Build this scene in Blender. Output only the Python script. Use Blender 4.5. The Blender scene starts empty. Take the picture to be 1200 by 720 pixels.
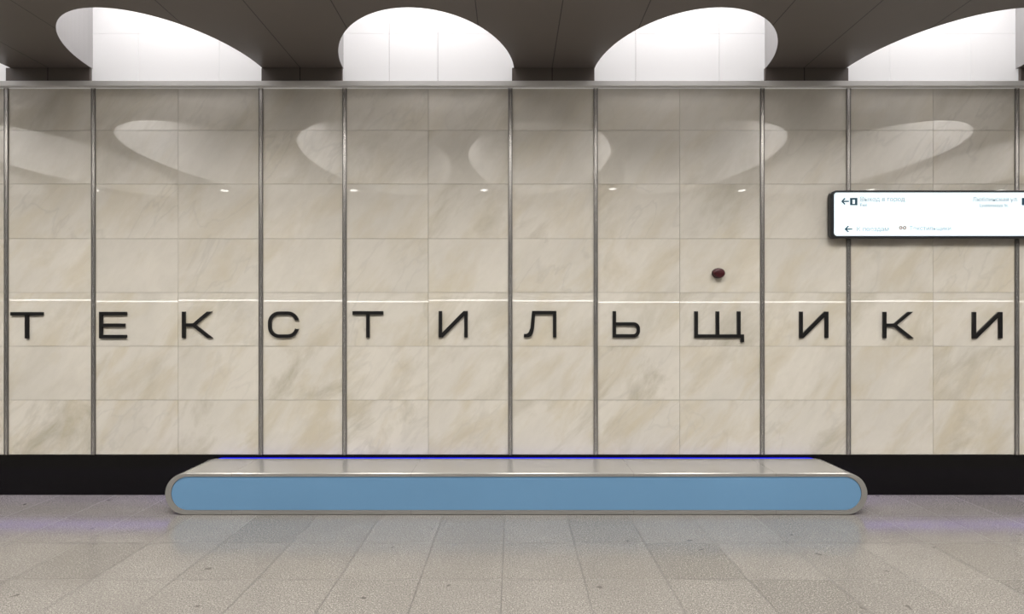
import bpy, bmesh, math, random
from mathutils import Vector
random.seed(11)
SC=bpy.context.scene
SC.view_settings.view_transform='Standard'
SC.view_settings.look='None'
SC.view_settings.exposure=0.0
COL=SC.collection
S=130.0
def wx(p): return (p-600)/S
def wz(p): return (580-p)/S
CAMZ=1.6
RX=17.0
# ---------------------------------------------------------------- helpers
def obj(name,me,kind=None,label=None,cat=None,group=None,parent=None,loc=None):
    o=bpy.data.objects.new(name,me); COL.objects.link(o)
    if kind:o["kind"]=kind
    if label:o["label"]=label
    if cat:o["category"]=cat
    if group:o["group"]=group
    if loc:o.location=loc
    if parent:
        o.parent=parent
    return o
class NT:
    def __init__(s,name):
        s.m=bpy.data.materials.new(name); s.m.use_nodes=True
        s.t=s.m.node_tree; s.b=s.t.nodes['Principled BSDF']
    def n(s,typ,**kw):
        nd=s.t.nodes.new(typ)
        for k,v in kw.items():
            setattr(nd,k,v)
        return nd
    def l(s,a,b): s.t.links.new(a,b)
    def math(s,op,a,b=None,c=None):
        nd=s.n('ShaderNodeMath',operation=op)
        for i,v in enumerate((a,b,c)):
            if v is None: continue
            if isinstance(v,(int,float)): nd.inputs[i].default_value=v
            else: s.l(v,nd.inputs[i])
        return nd.outputs[0]
    def mix(s,f,a,b,blend='MIX'):
        nd=s.n('ShaderNodeMix',data_type='RGBA',blend_type=blend)
        for k,v in ((0,f),(6,a),(7,b)):
            if isinstance(v,(int,float)): nd.inputs[k].default_value=v
            elif isinstance(v,tuple): nd.inputs[k].default_value=(*v[:3],1)
            else: s.l(v,nd.inputs[k])
        return nd.outputs[2]
    def ramp(s,f,stops):
        nd=s.n('ShaderNodeValToRGB'); cr=nd.color_ramp
        while len(cr.elements)<len(stops): cr.elements.new(0.5)
        for e,(p,c) in zip(cr.elements,stops):
            e.position=p; e.color=(c,c,c,1) if isinstance(c,(int,float)) else (*c,1)
        s.l(f,nd.inputs[0]); return nd.outputs[0]
    def noise(s,vec,scale,detail=4,rough=.5,dist=0):
        nd=s.n('ShaderNodeTexNoise'); nd.inputs['Scale'].default_value=scale
        nd.inputs['Detail'].default_value=detail; nd.inputs['Roughness'].default_value=rough
        nd.inputs['Distortion'].default_value=dist
        if vec is not None: s.l(vec,nd.inputs['Vector'])
        return nd.outputs['Fac']
def simple(name,c,rough=.5,metal=0,noise=.06,scale=30,emit=None,es=0,coat=0,bump=0,stretch=None,spec=None):
    t=NT(name)
    tc=t.n('ShaderNodeTexCoord').outputs['Object']
    if stretch:
        mp=t.n('ShaderNodeMapping'); mp.inputs['Scale'].default_value=stretch; t.l(tc,mp.inputs[0]); tc=mp.outputs[0]
    f=t.noise(tc,scale)
    col=t.mix(f,tuple(x*(1-noise) for x in c),tuple(min(1,x*(1+noise)) for x in c))
    t.l(col,t.b.inputs['Base Color'])
    t.b.inputs['Roughness'].default_value=rough; t.b.inputs['Metallic'].default_value=metal
    if spec is not None: t.b.inputs['IOR'].default_value=spec
    if coat: t.b.inputs['Coat Weight'].default_value=coat; t.b.inputs['Coat Roughness'].default_value=.03
    if emit: t.b.inputs['Emission Color'].default_value=(*emit,1); t.b.inputs['Emission Strength'].default_value=es
    return t.m
def box(bm,x0,x1,y0,y1,z0,z1,mi=0):
    vs=[bm.verts.new((x,y,z)) for x in(x0,x1) for y in(y0,y1) for z in(z0,z1)]
    fs=[]
    for q in ((0,1,3,2),(4,6,7,5),(0,4,5,1),(2,3,7,6),(0,2,6,4),(1,5,7,3)):
        f=bm.faces.new([vs[i] for i in q]); f.material_index=mi; fs.append(f)
    return fs
def bm_mesh(bm,name,mats,smooth=False):
    bmesh.ops.recalc_face_normals(bm,faces=bm.faces[:])
    me=bpy.data.meshes.new(name); bm.to_mesh(me); bm.free()
    for m in mats: me.materials.append(m)
    if smooth:
        for p in me.polygons: p.use_smooth=True
    return me
def boxobj(name,x0,x1,y0,y1,z0,z1,mat,bevel=0,**kw):
    bm=bmesh.new(); box(bm,x0,x1,y0,y1,z0,z1)
    if bevel: bmesh.ops.bevel(bm,geom=bm.edges[:],offset=bevel,segments=2,affect='EDGES')
    return obj(name,bm_mesh(bm,name,[mat]),**kw)
def curve_mesh(loops,extrude,bevel=0,name='c'):
    cu=bpy.data.curves.new(name,'CURVE'); cu.dimensions='2D'; cu.fill_mode='BOTH'
    cu.extrude=extrude; cu.bevel_depth=bevel; cu.bevel_resolution=1
    for lp in loops:
        sp=cu.splines.new('POLY'); sp.points.add(len(lp)-1)
        for p,c in zip(sp.points,lp): p.co=(c[0],c[1],0,1)
        sp.use_cyclic_u=True
    o=bpy.data.objects.new('tmp',cu); COL.objects.link(o)
    dg=bpy.context.evaluated_depsgraph_get(); dg.update()
    me=bpy.data.meshes.new_from_object(o.evaluated_get(dg)); me.name=name
    bpy.data.objects.remove(o); bpy.data.curves.remove(cu)
    return me

# ---------------------------------------------------------------- materials
def marble():
    t=NT('polished_marble')
    tc=t.n('ShaderNodeTexCoord').outputs['Object']
    at=t.n('ShaderNodeAttribute',attribute_name='tile_rand').outputs['Vector']
    sep=t.n('ShaderNodeSeparateXYZ'); t.l(at,sep.inputs[0])
    pz=t.n('ShaderNodeSeparateXYZ'); t.l(tc,pz.inputs[0])
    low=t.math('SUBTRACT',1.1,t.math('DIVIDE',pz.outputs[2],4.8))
    sc=t.n('ShaderNodeVectorMath',operation='SCALE'); t.l(at,sc.inputs[0]); sc.inputs['Scale'].default_value=13
    ad=t.n('ShaderNodeVectorMath',operation='ADD'); t.l(tc,ad.inputs[0]); t.l(sc.outputs[0],ad.inputs[1])
    ro=t.n('ShaderNodeMapping'); ro.inputs['Rotation'].default_value=(0,math.radians(-38),0); t.l(ad.outputs[0],ro.inputs[0])
    mp=t.n('ShaderNodeMapping'); mp.inputs['Scale'].default_value=(2.0,1,.8); t.l(ro.outputs[0],mp.inputs[0]); v=mp.outputs[0]
    broad=t.noise(v,.9,4,.5,.4)
    cloud=t.noise(v,1.7,6,.6,.4)
    smear=t.noise(v,1.4,7,.64,.45)
    fine=t.noise(v,7,7,.65,.4)
    c=t.mix(t.ramp(broad,[(.35,0),(.7,1)]),(.685,.648,.575),(.615,.585,.522))
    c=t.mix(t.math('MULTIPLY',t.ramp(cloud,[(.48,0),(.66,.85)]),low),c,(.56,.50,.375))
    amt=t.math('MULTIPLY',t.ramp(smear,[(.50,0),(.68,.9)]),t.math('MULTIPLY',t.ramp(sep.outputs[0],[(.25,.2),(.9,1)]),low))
    c=t.mix(amt,c,(.39,.355,.265))
    w=t.math('ABSOLUTE',t.math('SUBTRACT',t.noise(v,1.5,4,.5,.5),.5))
    vein=t.math('MULTIPLY',t.ramp(w,[(0,.22),(.022,0)]),t.ramp(sep.outputs[2],[(.4,.1),(.9,1)]))
    c=t.mix(vein,c,(.36,.345,.315))
    c=t.mix(t.ramp(fine,[(.35,.15),(.6,0)]),c,(.46,.435,.38))
    br=t.math('MULTIPLY_ADD',sep.outputs[1],.03,.972)
    bc=t.n('ShaderNodeCombineXYZ'); [t.l(br,bc.inputs[i]) for i in range(3)]
    c=t.mix(1.0,c,bc.outputs[0],'MULTIPLY')
    t.l(c,t.b.inputs['Base Color'])
    t.b.inputs['Roughness'].default_value=.012
    t.b.inputs['IOR'].default_value=1.72
    return t.m
def floor_mat():
    t=NT('granite_floor_tiles')
    tc=t.n('ShaderNodeTexCoord').outputs['Object']
    sp=t.n('ShaderNodeSeparateXYZ'); t.l(tc,sp.inputs[0])
    u=t.math('DIVIDE',t.math('ADD',sp.outputs[0],.06+50),.5)
    v=t.math('DIVIDE',t.math('ADD',sp.outputs[1],.52+55),.55)
    fu=t.math('FRACT',u); fv=t.math('FRACT',v)
    cu=t.math('FLOOR',u); cv=t.math('FLOOR',v)
    cb=t.n('ShaderNodeCombineXYZ'); t.l(cu,cb.inputs[0]); t.l(cv,cb.inputs[1])
    wn=t.n('ShaderNodeTexWhiteNoise',noise_dimensions='3D'); t.l(cb.outputs[0],wn.inputs[0])
    r=wn.outputs['Value']
    du=t.math('MULTIPLY',t.math('MINIMUM',fu,t.math('SUBTRACT',1,fu)),.5)
    dv=t.math('MULTIPLY',t.math('MINIMUM',fv,t.math('SUBTRACT',1,fv)),.55)
    d=t.math('MINIMUM',du,dv)
    joint=t.ramp(d,[(0,1),(.0018,1),(.0028,0)])
    base=t.mix(t.ramp(r,[(0,0),(.15,.5),(1,1)]),(.165,.155,.141),(.228,.215,.197))
    sn=t.noise(tc,175,2,.5); sn2=t.noise(tc,105,3,.65)
    base=t.mix(t.ramp(sn,[(.40,.9),(.5,0)]),base,(.05,.046,.042))
    base=t.mix(t.ramp(sn2,[(.53,0),(.67,.8)]),base,(.45,.425,.39))
    dirt=t.noise(tc,1.1,6,.65)
    base=t.mix(t.ramp(dirt,[(.4,.25),(.6,0)]),base,(.13,.12,.11))
    spots=t.noise(tc,9,2,.4)
    base=t.mix(t.ramp(spots,[(.24,.7),(.27,0)]),base,(.05,.045,.04))
    base=t.mix(t.math('MULTIPLY',joint,.8),base,(.035,.032,.03))
    t.l(base,t.b.inputs['Base Color'])
    rg=t.math('MULTIPLY_ADD',t.noise(tc,6,4,.6),.14,.10)
    t.l(t.math('ADD',rg,t.math('MULTIPLY',joint,.4)),t.b.inputs['Roughness'])
    t.b.inputs['IOR'].default_value=1.5
    return t.m
def seams_mat(name,c,rough,xs,width,seamcol,speck=.1,scale=120,metal=0):
    t=NT(name); tc=t.n('ShaderNodeTexCoord').outputs['Object']
    sp=t.n('ShaderNodeSeparateXYZ'); t.l(tc,sp.inputs[0]); x=sp.outputs[0]
    tot=None
    for s_ in xs:
        k=t.math('LESS_THAN',t.math('ABSOLUTE',t.math('SUBTRACT',x,s_)),width/2)
        tot=k if tot is None else t.math('MAXIMUM',tot,k)
    f=t.noise(tc,scale,3,.6)
    col=t.mix(f,tuple(v*(1-speck) for v in c),tuple(v*(1+speck) for v in c))
    col=t.mix(tot,col,seamcol)
    t.l(col,t.b.inputs['Base Color']); t.b.inputs['Roughness'].default_value=rough
    t.b.inputs['Metallic'].default_value=metal
    return t.m
M_marble=marble(); M_floor=floor_mat()
M_joint=simple('tile_joint',(.36,.335,.29),.8)
M_white=simple('white_enamel_panel',(.80,.795,.80),.35,noise=.02,scale=3)
M_glow=simple('backlit_white_panel',(.78,.775,.78),.35,noise=.02,scale=3,emit=(1,.985,.985),es=.26)
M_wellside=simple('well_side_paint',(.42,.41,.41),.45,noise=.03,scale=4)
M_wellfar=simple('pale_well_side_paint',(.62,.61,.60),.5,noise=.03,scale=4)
M_gap=simple('panel_gap',(.36,.35,.345),.8)
P=2.26
seams=[]
for k in range(-5,5):
    for d_ in(-.62,0,.62): seams.append(.36+P*k+d_)
M_ceil=seams_mat('dark_ceiling_panel',(.134,.114,.102),.38,seams,.008,(.02,.018,.016),.04,8)
M_steel=simple('brushed_steel',(.56,.545,.52),.26,.85,.4,10,stretch=(3,3,.12))
M_steeldk=simple('steel_strip_edge',(.17,.16,.15),.4,.6,.1,14)
M_ledge=simple('satin_steel_ledge',(.74,.73,.71),.38,.3,.05,14,stretch=(.5,20,20))
M_black=simple('black_polished_granite',(.005,.0045,.0045),.18,0,.4,60,spec=1.3)
M_dark=simple('dark_bronze_letter',(.012,.0115,.0115),.35,.2,.2,30)
M_bench=seams_mat('bench_composite_stone',(.345,.338,.32),.19,[-2.3,-.85,.95,2.1],.004,(.24,.235,.22),.05,160,.4)
M_panel=simple('blue_frosted_glass',(.135,.27,.43),.22,0,.12,.8,emit=(.10,.26,.46),es=.12)
M_led=simple('blue_led',(.0,.0,.2),.6,0,0,1,emit=(.004,.012,1.0),es=1.0,spec=1.1)
M_frame=simple('dark_sign_housing',(.03,.032,.036),.35,.4,.1,20)
M_sign=simple('sign_lightbox',(.75,.86,.9),.3,0,.01,2,emit=(.80,.93,1.0),es=.52)
M_ink=simple('sign_ink_dark',(.01,.06,.10),.5)
M_brown=simple('sign_ink_brown',(.30,.13,.05),.5)
M_faint=simple('sign_ink_pale',(.30,.36,.40),.5,emit=(.6,.7,.75),es=.2)
M_red=simple('dark_red_plastic',(.045,.002,.005),.4,0,.5,40)
M_redbase=simple('maroon_metal_base',(.022,.003,.004),.35,.2,.1,30)
M_opp=simple('opposite_wall_stone',(.20,.19,.175),.6,0,.1,3)
M_lamp=simple('lamp_diffuser',(.9,.9,.9),.4,0,0,1,emit=(1,.98,.95),es=9)
M_spot=simple('glint_lamp_diffuser',(.9,.9,.9),.4,0,0,1,emit=(1,.97,.93),es=9)  # glowing disc of the added glint lamps

# ---------------------------------------------------------------- wall
strips=[-578,-480,-284,-186,8,110,306,404,598,698,893,994,1191,1291,1486,1585,1780]
rows=[104,153,216,280,343,406,469,533]
cols=[(-578-100*(j+1),-578-100*j) for j in reversed(range(10))]
for a,b in zip(strips[:-1],strips[1:]):
    if b-a>150:
        m=(a+b)/2+1; cols+= [(a,m),(m,b)]
    else: cols.append((a,b))
cols+=[(1780+100*j,1880+100*j) for j in range(10)]
bm=bmesh.new(); lay=bm.loops.layers.float_vector.new('tile_rand')
g=.0014
for (a,b) in cols:
    for r0,r1 in zip(rows[:-1],rows[1:]):
        x0,x1=wx(a)+g,wx(b)-g; z0,z1=wz(r1)+g,wz(r0)-g
        tx=random.uniform(-.0012,.0012)*(x1-x0)/2; tz=random.uniform(-.0014,.0014)*(z1-z0)/2
        fr=[bm.verts.new((x,-.0015+sx*tx+sz*tz,z)) for x,z,sx,sz in((x0,z0,-1,-1),(x1,z0,1,-1),(x1,z1,1,1),(x0,z1,-1,1))]
        bk=[bm.verts.new((v.co.x,.012,v.co.z)) for v in fr]
        rv=Vector((random.random(),random.random(),random.random()))
        fs=[bm.faces.new(fr)]+[bm.faces.new((fr[i],bk[i],bk[(i+1)%4],fr[(i+1)%4])) for i in range(4)]
        for f in fs:
            for l in f.loops: l[lay]=rv
box(bm,-RX-.06,RX+.08,.012,.2,0,4.8,1)
ws=[-330,-225,-130,-36,66,162,257,352,456,513,610,650,745,843,938,1043,1138,1240,1335,1430,1530]
xs=[-RX-.06]+[wx(w) for w in ws]+[RX+.08]
for a,b in zip(xs[:-1],xs[1:]):
    box(bm,a+.0025,b-.0025,0,.010,3.66,4.158,2)
    box(bm,a+.0025,b-.0025,0,.010,4.162,4.8,2)
box(bm,-RX-.06,RX+.08,.010,.0118,3.66,4.8,3)
wall=obj('wall_back',bm_mesh(bm,'wall_back',[M_marble,M_joint,M_glow,M_gap]),kind='structure')

for i,s in enumerate(strips[1:-1]):
    x=wx(s)
    bm=bmesh.new()
    prof=[(-.019,.012),(-.019,-.010),(-.013,-.010),(-.012,-.008),(.012,-.008),(.013,-.010),(.019,-.010),(.019,.012)]
    lo=[bm.verts.new((x+p[0],p[1],wz(533))) for p in prof]; hi=[bm.verts.new((x+p[0],p[1],wz(104))) for p in prof]
    n=len(prof)
    for j in range(n):
        f=bm.faces.new((lo[j],lo[(j+1)%n],hi[(j+1)%n],hi[j])); f.material_index=0 if j==3 else 1
    bm.faces.new(lo); bm.faces.new(hi[::-1])
    obj('trim_%d'%(i+1),bm_mesh(bm,'steel_strip',[M_steel,M_steeldk]),kind='structure')
boxobj('trim_20',-RX,RX,-.045,.012,wz(103.5),wz(97),M_ledge,.004,kind='structure')
for i,(a,b) in enumerate(zip(strips[:-1],strips[1:])):
    if b-a<150 and a>-600 and b<1700:
        boxobj('trim_%d'%(30+i),wx(a)+.015,wx(b)-.015,-.03,-.001,wz(97),3.838,M_ceil,.003,kind='structure')
boxobj('baseboard_back',-RX,RX,-.012,.05,0,wz(533.5),M_black,.002,kind='structure')

# ---------------------------------------------------------------- floor, other walls
bm=bmesh.new(); box(bm,-RX-.1,RX+.1,-12.2,.2,-.1,0)
obj('floor',bm_mesh(bm,'floor',[M_floor]),kind='structure')
boxobj('wall_left',-RX-.2,-RX,-12,.0,0,4.8,M_opp,kind='structure')
boxobj('wall_right',RX,RX+.2,-12,.0,0,4.8,M_opp,kind='structure')
boxobj('wall_front',-RX-.2,RX+.2,-12.2,-12.0,0,4.8,M_opp,kind='structure')

# ---------------------------------------------------------------- ceiling with wells
HC=3.84; TH=.9
A1,B1=.768,.99
c1=[-.75+P*k for k in range(-3,4)]
outer=[(-RX,-12),(RX,-12),(RX,-.002)]
for c in sorted(c1,reverse=True):
    for j in range(0,49):
        a=math.pi*j/48
        outer.append((c+A1*math.cos(a)*(1-.05*math.sin(a)),-.002-B1*math.sin(a)))
outer.append((-RX,-.002))
c2=[.38+P*k for k in range(-4,5)]
loops=[outer]
YC2,B2,A2=3.22,1.90,.97
for c in c2:   # egg-shaped openings, wide end towards the wall
    lp=[]
    for j in range(72):
        th=2*math.pi*j/72; s_=math.sin(th)
        lp.append((c+A2*math.cos(th)*(1+.18*s_),-YC2+B2*s_))
    loops.append(lp)
me=curve_mesh(loops,TH/2,0,'ceiling')
me.materials.clear()
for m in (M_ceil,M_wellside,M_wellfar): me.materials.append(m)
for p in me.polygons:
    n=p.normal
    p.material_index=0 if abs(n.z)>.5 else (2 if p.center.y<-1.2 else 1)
    p.use_smooth=False
ce=obj('ceiling',me,kind='structure',loc=(0,0,HC+TH/2))
boxobj('ceiling_1',-RX-.2,RX+.2,-12.2,.2,HC+TH+.02,HC+TH+.1,M_white,kind='structure')
def area(name,x,y,z,sx,sy,w,col,rot=None,shape='ELLIPSE'):
    L=bpy.data.lights.new(name,'AREA'); L.shape=shape; L.size=sx; L.size_y=sy; L.energy=w; L.color=col
    o=bpy.data.objects.new(name,L); COL.objects.link(o); o.location=(x,y,z)
    if rot:o.rotation_euler=rot
    return o
WARM=(1,.965,.92)
for c in c1: area('well_lamp',c,-.42,4.70,1.3,.7,11,(1,.975,.97))
for c in c2: area('well_lamp',c,-2.55,4.70,1.6,1.9,148,WARM)
boxobj('trim_60',-RX+.1,RX-.1,-12.0,-11.97,1.75,2.5,M_frame,0,kind='structure')  # unseen black backer added behind the lamp to absorb its haze
boxobj('wall_lamp',-RX+.3,RX-.3,-11.968,-11.93,2.08,2.108,M_lamp,0,label='long thin linear lamp on the opposite wall',cat='lamp')

# ---------------------------------------------------------------- letters
def arc(cx,cy,r,a0,a1,n=7):
    return [(cx+r*math.cos(math.radians(a0+(a1-a0)*i/n)),cy+r*math.sin(math.radians(a0+(a1-a0)*i/n))) for i in range(n+1)]
G={}
t_=4.0; H=31
G['T']=(37,[[(0,H),(37,H),(37,H-t_),(18.5+t_/2,H-t_),(18.5+t_/2,0),(18.5-t_/2,0),(18.5-t_/2,H-t_),(0,H-t_)]])
G['E']=(32,[[(0,0),(32,0),(32,t_),(t_,t_),(t_,13.3),(30,13.3),(30,13.3+t_),(t_,13.3+t_),(t_,H-t_),(32,H-t_),(32,H),(0,H)]])
G['K']=(36,[[(0,0),(t_,0),(t_,13.3),(13,13.3),(29.9,0),(36,0),(16.3,15.6),(35,H),(29.3,H),(13,13.3+t_),(t_,13.3+t_),(t_,H),(0,H)]])
G['I']=(34,[[(0,H),(0,0),(4.8,0),(34-t_,25.4),(34-t_,0),(34,0),(34,H),(29.2,H),(t_,5.6),(t_,H)]])
G['L']=(38,[[(9.5,H),(38,H),(38,0),(38-t_,0),(38-t_,H-t_),(13.3,H-t_),(11.8,10),(10.4,4.6),(8.2,1.2),(5,0),(0,0),(0,4),(3.3,4.1),(5.6,6),(7.6,11)]])
G['B']=(32,[[(0,H),(0,0)]+arc(24.5,7.5,7.5,-90,0)+arc(24.5,10.5,7.5,0,90)+[(t_,18),(t_,H)],
            [(t_,t_),(t_,18-t_)]+arc(24.2,18-t_-4,4,90,0,4)+arc(24.2,t_+4,4,0,-90,4)])
G['W']=(58,[[(0,0),(54.1,0),(54.1,-5),(58,-5),(58,t_),(54,t_),(54,H),(54-t_,H),(54-t_,t_),(29,t_),(29,H),(25,H),(25,t_),(t_,t_),(t_,H),(0,H)]])
Rc=13; q=Rc-t_
G['C']=(36,[[(36,20.6)]+arc(36-Rc,H-Rc,Rc,12,90)+arc(Rc,H-Rc,Rc,90,180)+arc(Rc,Rc,Rc,180,270)+arc(36-Rc,Rc,Rc,270,348)+
            [(36,10.4),(36-t_,10.4)]+arc(36-Rc,Rc,q,-12,-90,6)+arc(Rc,Rc,q,270,180,6)+arc(Rc,H-Rc,q,180,90,6)+arc(36-Rc,H-Rc,q,90,12,6)+[(36-t_,20.6)]])
names={'T':'Т','E':'Е','K':'К','I':'И','L':'Л','B':'Ь','W':'Щ','C':'С'}
seq=[('T',12,50),('E',116,148),('K',213,249),('C',314,350),('T',413,449),('I',514,548),('L',614,652),('B',718,750),('W',814,872),('I',937,971),('K',1035,1071),('I',1140,1175)]
DL=.016; SL=650/(5-DL)
for i,(k,a,b) in enumerate(seq):
    w,lp=G[k]; s=(b-a)/w/SL; sv=1/SL
    ytop=364.5+1.5*abs((a+b)/2-600)/600
    me=curve_mesh([[(p[0]*s,p[1]*sv) for p in l] for l in lp],DL/2,0,'letter')
    me.materials.clear(); me.materials.append(M_dark)
    for p in me.polygons: p.material_index=0
    o=obj('letter',me,label='dark metal Cyrillic letter %s of the station name on marble wall'%names[k],cat='letter',group='station name letters on the wall')
    o.rotation_euler=(math.radians(90),0,0)
    o.location=((a-600)/SL,-DL/2-.001,CAMZ-(ytop+31-372)/SL)

# ---------------------------------------------------------------- bench
BX0,BX1=(193-600)/145.,(1017-600)/145.
BH=.338; YF,YB=-.517,-.05
cx=(BX0+BX1)/2
root=bpy.data.objects.new('bench',None); COL.objects.link(root); root.location=(cx,(YF+YB)/2,0)
root["label"]='long low stone bench with rounded ends and light blue front panel'; root["category"]='bench'
def stadium(h0,h1,half,n=20):
    r=(h1-h0)/2; c=(h0+h1)/2; pts=[]
    for i in range(n+1):
        a=math.radians(-90+180*i/n); pts.append((half-r+r*math.cos(a),c+r*math.sin(a)))
    for i in range(n+1):
        a=math.radians(90+180*i/n); pts.append((-half+r+r*math.cos(a),c+r*math.sin(a)))
    return pts
HL=(BX1-BX0)/2; yf=YF-root.location.y; yb=YB-root.location.y
def loopv(bm,pts,y): return [bm.verts.new((p[0],y,p[1])) for p in pts]
def bridge(bm,A,B,mi=0,sm=True):
    n=len(A)
    for i in range(n):
        f=bm.faces.new((A[i],A[(i+1)%n],B[(i+1)%n],B[i])); f.material_index=mi; f.smooth=sm
T_=.038
out=stadium(0.001,BH,HL); out2=stadium(.005,BH-.004,HL-.004); inn=stadium(T_,BH-T_*.72,HL-.050)
bm=bmesh.new()
a=loopv(bm,out,yb); b=loopv(bm,out,yf+.004); c=loopv(bm,out2,yf); d=loopv(bm,inn,yf); e=loopv(bm,inn,yf+.02)
bridge(bm,a,b); bridge(bm,b,c,0,False); bridge(bm,c,d,0,False); bridge(bm,d,e,0,False)
bm.faces.new(e); bm.faces.new(a[::-1])
for ed in bm.edges:
    if all(abs(v.co.y-(yf+.004))<1e-5 for v in ed.verts): ed.smooth=False
obj('body',bm_mesh(bm,'bench_body',[M_bench]),parent=root)
bm=bmesh.new(); inn2=stadium(T_+.002,BH-T_*.72-.002,HL-.052)
a=loopv(bm,inn2,yf+.004); b=loopv(bm,inn2,yf+.0195); bridge(bm,a,b,0,False); bm.faces.new(a); bm.faces.new(b[::-1])
obj('front_panel',bm_mesh(bm,'bench_panel',[M_panel]),parent=root,label='light blue frosted glass front panel')
bm=bmesh.new(); s1=stadium(.003,BH,HL-.05); s2=stadium(.03,BH-.02,HL-.08)
a=loopv(bm,s1,yb+.001); b=loopv(bm,s1,yb+.034); c=loopv(bm,s2,yb+.034); d=loopv(bm,s2,yb+.001)
bridge(bm,a,b,0,False); bridge(bm,b,c,0,False); bridge(bm,c,d,0,False); bridge(bm,d,a,0,False)
obj('light_strip',bm_mesh(bm,'bench_led',[M_led]),parent=root,label='glowing blue light strip along the rear edge')
VIO=(.32,.20,1.0)
for sg in(-1,1):
    area('led_spill_fill',cx+sg*(HL+.005),-.04,.12,.04,.16,.9,VIO,(math.radians(90),0,math.radians(-90*sg)))  # added fill at the bench ends, boosts the strip's violet spill on the floor
    # added broad violet fill without a fixture, tints the floor along the plinth
    area('floor_tint_fill',cx+sg*(HL+1.9),-.10,.24,3.7,.16,2.2,VIO,(0,0,0),'RECTANGLE')

# ---------------------------------------------------------------- light sign
YS=-.085; SS=650/(5+YS)
sx0,sx1=(975-600)/SS,(1292-600)/SS; sz0,sz1=CAMZ-(279-372)/SS,CAMZ-(223-372)/SS
root=bpy.data.objects.new('direction_sign',None); COL.objects.link(root)
root.location=((sx0+sx1)/2,0,(sz0+sz1)/2)
root["label"]='glowing white direction sign in dark rounded housing on marble wall'; root["category"]='sign'
w,h=(sx1-sx0)/2,(sz1-sz0)/2
def rrect(w,h,r): return arc(w-r,-h+r,r,-90,0,6)+arc(w-r,h-r,r,0,90,6)+arc(-w+r,h-r,r,90,180,6)+arc(-w+r,-h+r,r,180,270,6)
bm=bmesh.new()
o1=rrect(w,h,.045); o2=rrect(w-.006,h-.006,.04); i1=rrect(w-.018,h-.018,.028)
a=loopv(bm,o1,-.02); b=loopv(bm,o1,YS+.006); c=loopv(bm,o2,YS); d=loopv(bm,i1,YS); e=loopv(bm,i1,YS+.012)
bridge(bm,a,b);bridge(bm,b,c);bridge(bm,c,d,0,False);bridge(bm,d,e,0,False); bm.faces.new(e); bm.faces.new(a[::-1])
obj('housing',bm_mesh(bm,'sign_housing',[M_frame]),parent=root)
bm=bmesh.new(); i2=rrect(w-.0185,h-.0185,.028)
a=loopv(bm,i2,YS+.005); b=loopv(bm,i2,YS+.0115); bridge(bm,a,b); bm.faces.new(a); bm.faces.new(b[::-1])
obj('face_panel',bm_mesh(bm,'sign_face',[M_sign]),parent=root,label='backlit white face')
for bx in(-.7,.7):
    bm=bmesh.new(); box(bm,bx-.04,bx+.04,-.021,-.002,-.08,.08)
    obj('bracket',bm_mesh(bm,'sign_bracket',[M_frame]),parent=root)
def sp(px,py): return ((px-600)/SS-root.location.x,-(py-372)/SS+CAMZ-root.location.z)
def flat(name,loops,mat):
    me=curve_mesh(loops,.001,0,name); me.materials.clear(); me.materials.append(mat)
    for p in me.polygons: p.material_index=0
    o=obj(name,me,parent=root); o.rotation_euler=(math.radians(90),0,0); o.location=(0,YS+.0035,0); return o
def arrow(px,py):
    q=[(0,0),(4,4),(5.1,3),(2.7,.7),(9,.7),(9,-.7),(2.7,-.7),(5.1,-3),(4,-4)]
    return [sp(px+a,py-b) for a,b in q]
flat('arrow',[arrow(986,236)],M_ink); flat('arrow',[arrow(990,268.5)],M_ink)
def rc(x0,y0,x1,y1): return [sp(x0,y1),sp(x1,y1),sp(x1,y0),sp(x0,y0)]
flat('exit_symbol',[rc(996.5,232,1005,240.5),rc(999.2,234,1002.3,239)],M_ink)
flat('exit_symbol',[rc(1198,232,1207,240.5),rc(1201,234,1204,239)],M_ink)
circ=lambda cx,cy,r,r2:[[sp(cx+rr*math.cos(math.radians(-k*20)),cy+rr*math.sin(math.radians(-k*20))) for k in range(18)] for rr in(r,r2)]
flat('line_symbol',circ(1055.8,267,2.0,1.1),M_brown); flat('line_symbol',circ(1060.4,267,2.0,1.1),M_brown)
def text(body,px,py,size,mat):
    for word in body.split(' '):
        cu=bpy.data.curves.new('t','FONT'); cu.body=word; cu.size=size/SS; cu.extrude=.0008
        o=bpy.data.objects.new('tmp',cu); COL.objects.link(o)
        dg=bpy.context.evaluated_depsgraph_get(); dg.update()
        me=bpy.data.meshes.new_from_object(o.evaluated_get(dg)); bpy.data.objects.remove(o)
        me.materials.clear(); me.materials.append(mat)
        for p in me.polygons:p.material_index=0
        x,z=sp(px,py); t=obj('lettering',me,parent=root); t.rotation_euler=(math.radians(90),0,0); t.location=(x,YS+.0035,z)
        px+=max(v.co.x for v in me.vertices)*SS+size*.3
text('Выход в город',1008,236,7.5,M_faint); text('Exit',1008,242,5.5,M_faint)
text('К поездам',1004,271,7.5,M_faint); text('Текстильщики',1066,270,7,M_faint)
text('Люблинская ул.',1140,236,7,M_faint); text('Lyublinskaya St.',1148,242.5,5.5,M_faint)

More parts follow.
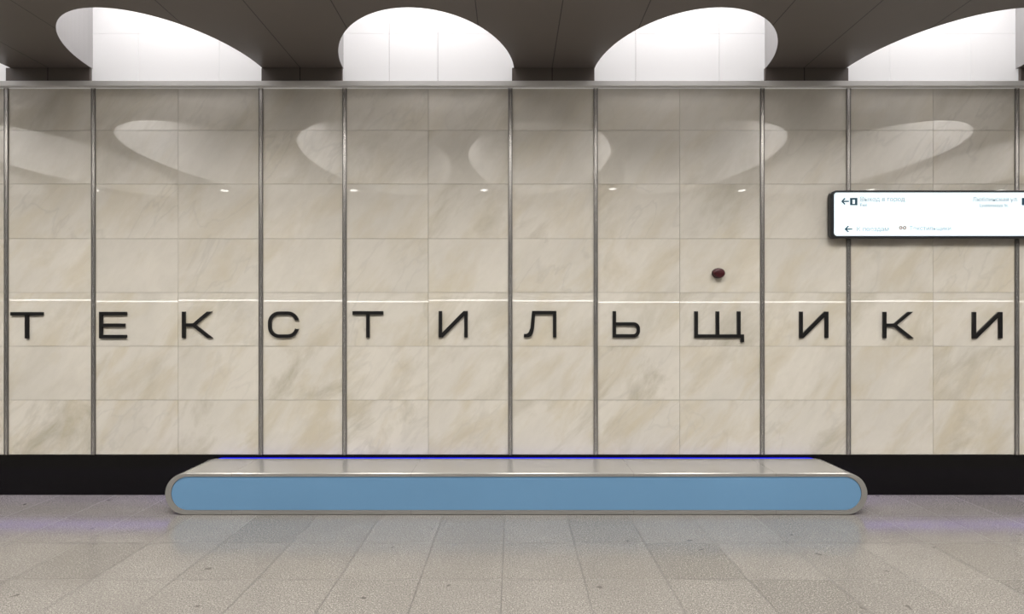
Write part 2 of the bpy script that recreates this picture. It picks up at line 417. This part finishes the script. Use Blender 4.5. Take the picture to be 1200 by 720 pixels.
# ---------------------------------------------------------------- red beacon
root=bpy.data.objects.new('alarm_beacon',None); COL.objects.link(root); root.location=(wx(841),-.001,wz(320.5))
root["label"]='small dark red round alarm beacon on the marble wall'; root["category"]='alarm'
def revolve(name,prof,mat,parent=None,label=None,N=32):
    bm=bmesh.new(); rings=[]
    for r,y in prof: rings.append([bm.verts.new((r*1.12*math.cos(2*math.pi*j/N),-y,r*.92*math.sin(2*math.pi*j/N))) for j in range(N)])
    for A,B in zip(rings[:-1],rings[1:]): bridge(bm,A,B)
    bm.faces.new(rings[0][::-1]); bm.faces.new(rings[-1])
    return obj(name,bm_mesh(bm,name,[mat]),parent=parent,label=label)
revolve('base',[(.048,0),(.050,.004),(.050,.018),(.046,.022)],M_redbase,parent=root)
revolve('dome',[(.043,.022),(.046,.026),(.046,.042),(.042,.048),(.030,.051),(.002,.052)],M_red,parent=root)

# ---------------------------------------------------------------- lamps added beyond the far openings for glints in the wall
for c in c2[:-1]:
    root=bpy.data.objects.new('glint_lamp',None); COL.objects.link(root); root.location=(c+P/2+.25,-4.7,HC)
    root["label"]='small round white lamp added in dark ceiling for glints in the wall'; root["category"]='added glint light'; root["group"]='added glint lamps'
    bm=bmesh.new(); N=24
    ring=lambda r,z:[bm.verts.new((r*math.cos(2*math.pi*j/N),r*math.sin(2*math.pi*j/N),z)) for j in range(N)]
    A=ring(.085,-.001);B=ring(.083,-.010);C_=ring(.067,-.010);D=ring(.067,-.002)
    for p_,q_ in((A,B),(B,C_),(C_,D),(D,A)): bridge(bm,p_,q_)
    obj('bezel',bm_mesh(bm,'bezel',[M_ledge]),parent=root)
    bm=bmesh.new(); A=ring(.066,-.003);B=ring(.056,-.018); bridge(bm,A,B); bm.faces.new(A); bm.faces.new(B[::-1])
    obj('diffuser',bm_mesh(bm,'diffuser',[M_spot]),parent=root)

# ---------------------------------------------------------------- world / camera
w=bpy.data.worlds.new('world'); SC.world=w; w.use_nodes=True
w.node_tree.nodes['Background'].inputs[0].default_value=(.5,.48,.45,1); w.node_tree.nodes['Background'].inputs[1].default_value=.05
cam=bpy.data.cameras.new('camera'); co=bpy.data.objects.new('camera',cam); COL.objects.link(co)
cam.sensor_width=36; cam.lens=650*36/1200; cam.shift_y=.01
co.location=(0,-5,CAMZ); co.rotation_euler=(math.radians(90),0,0)
SC.camera=co
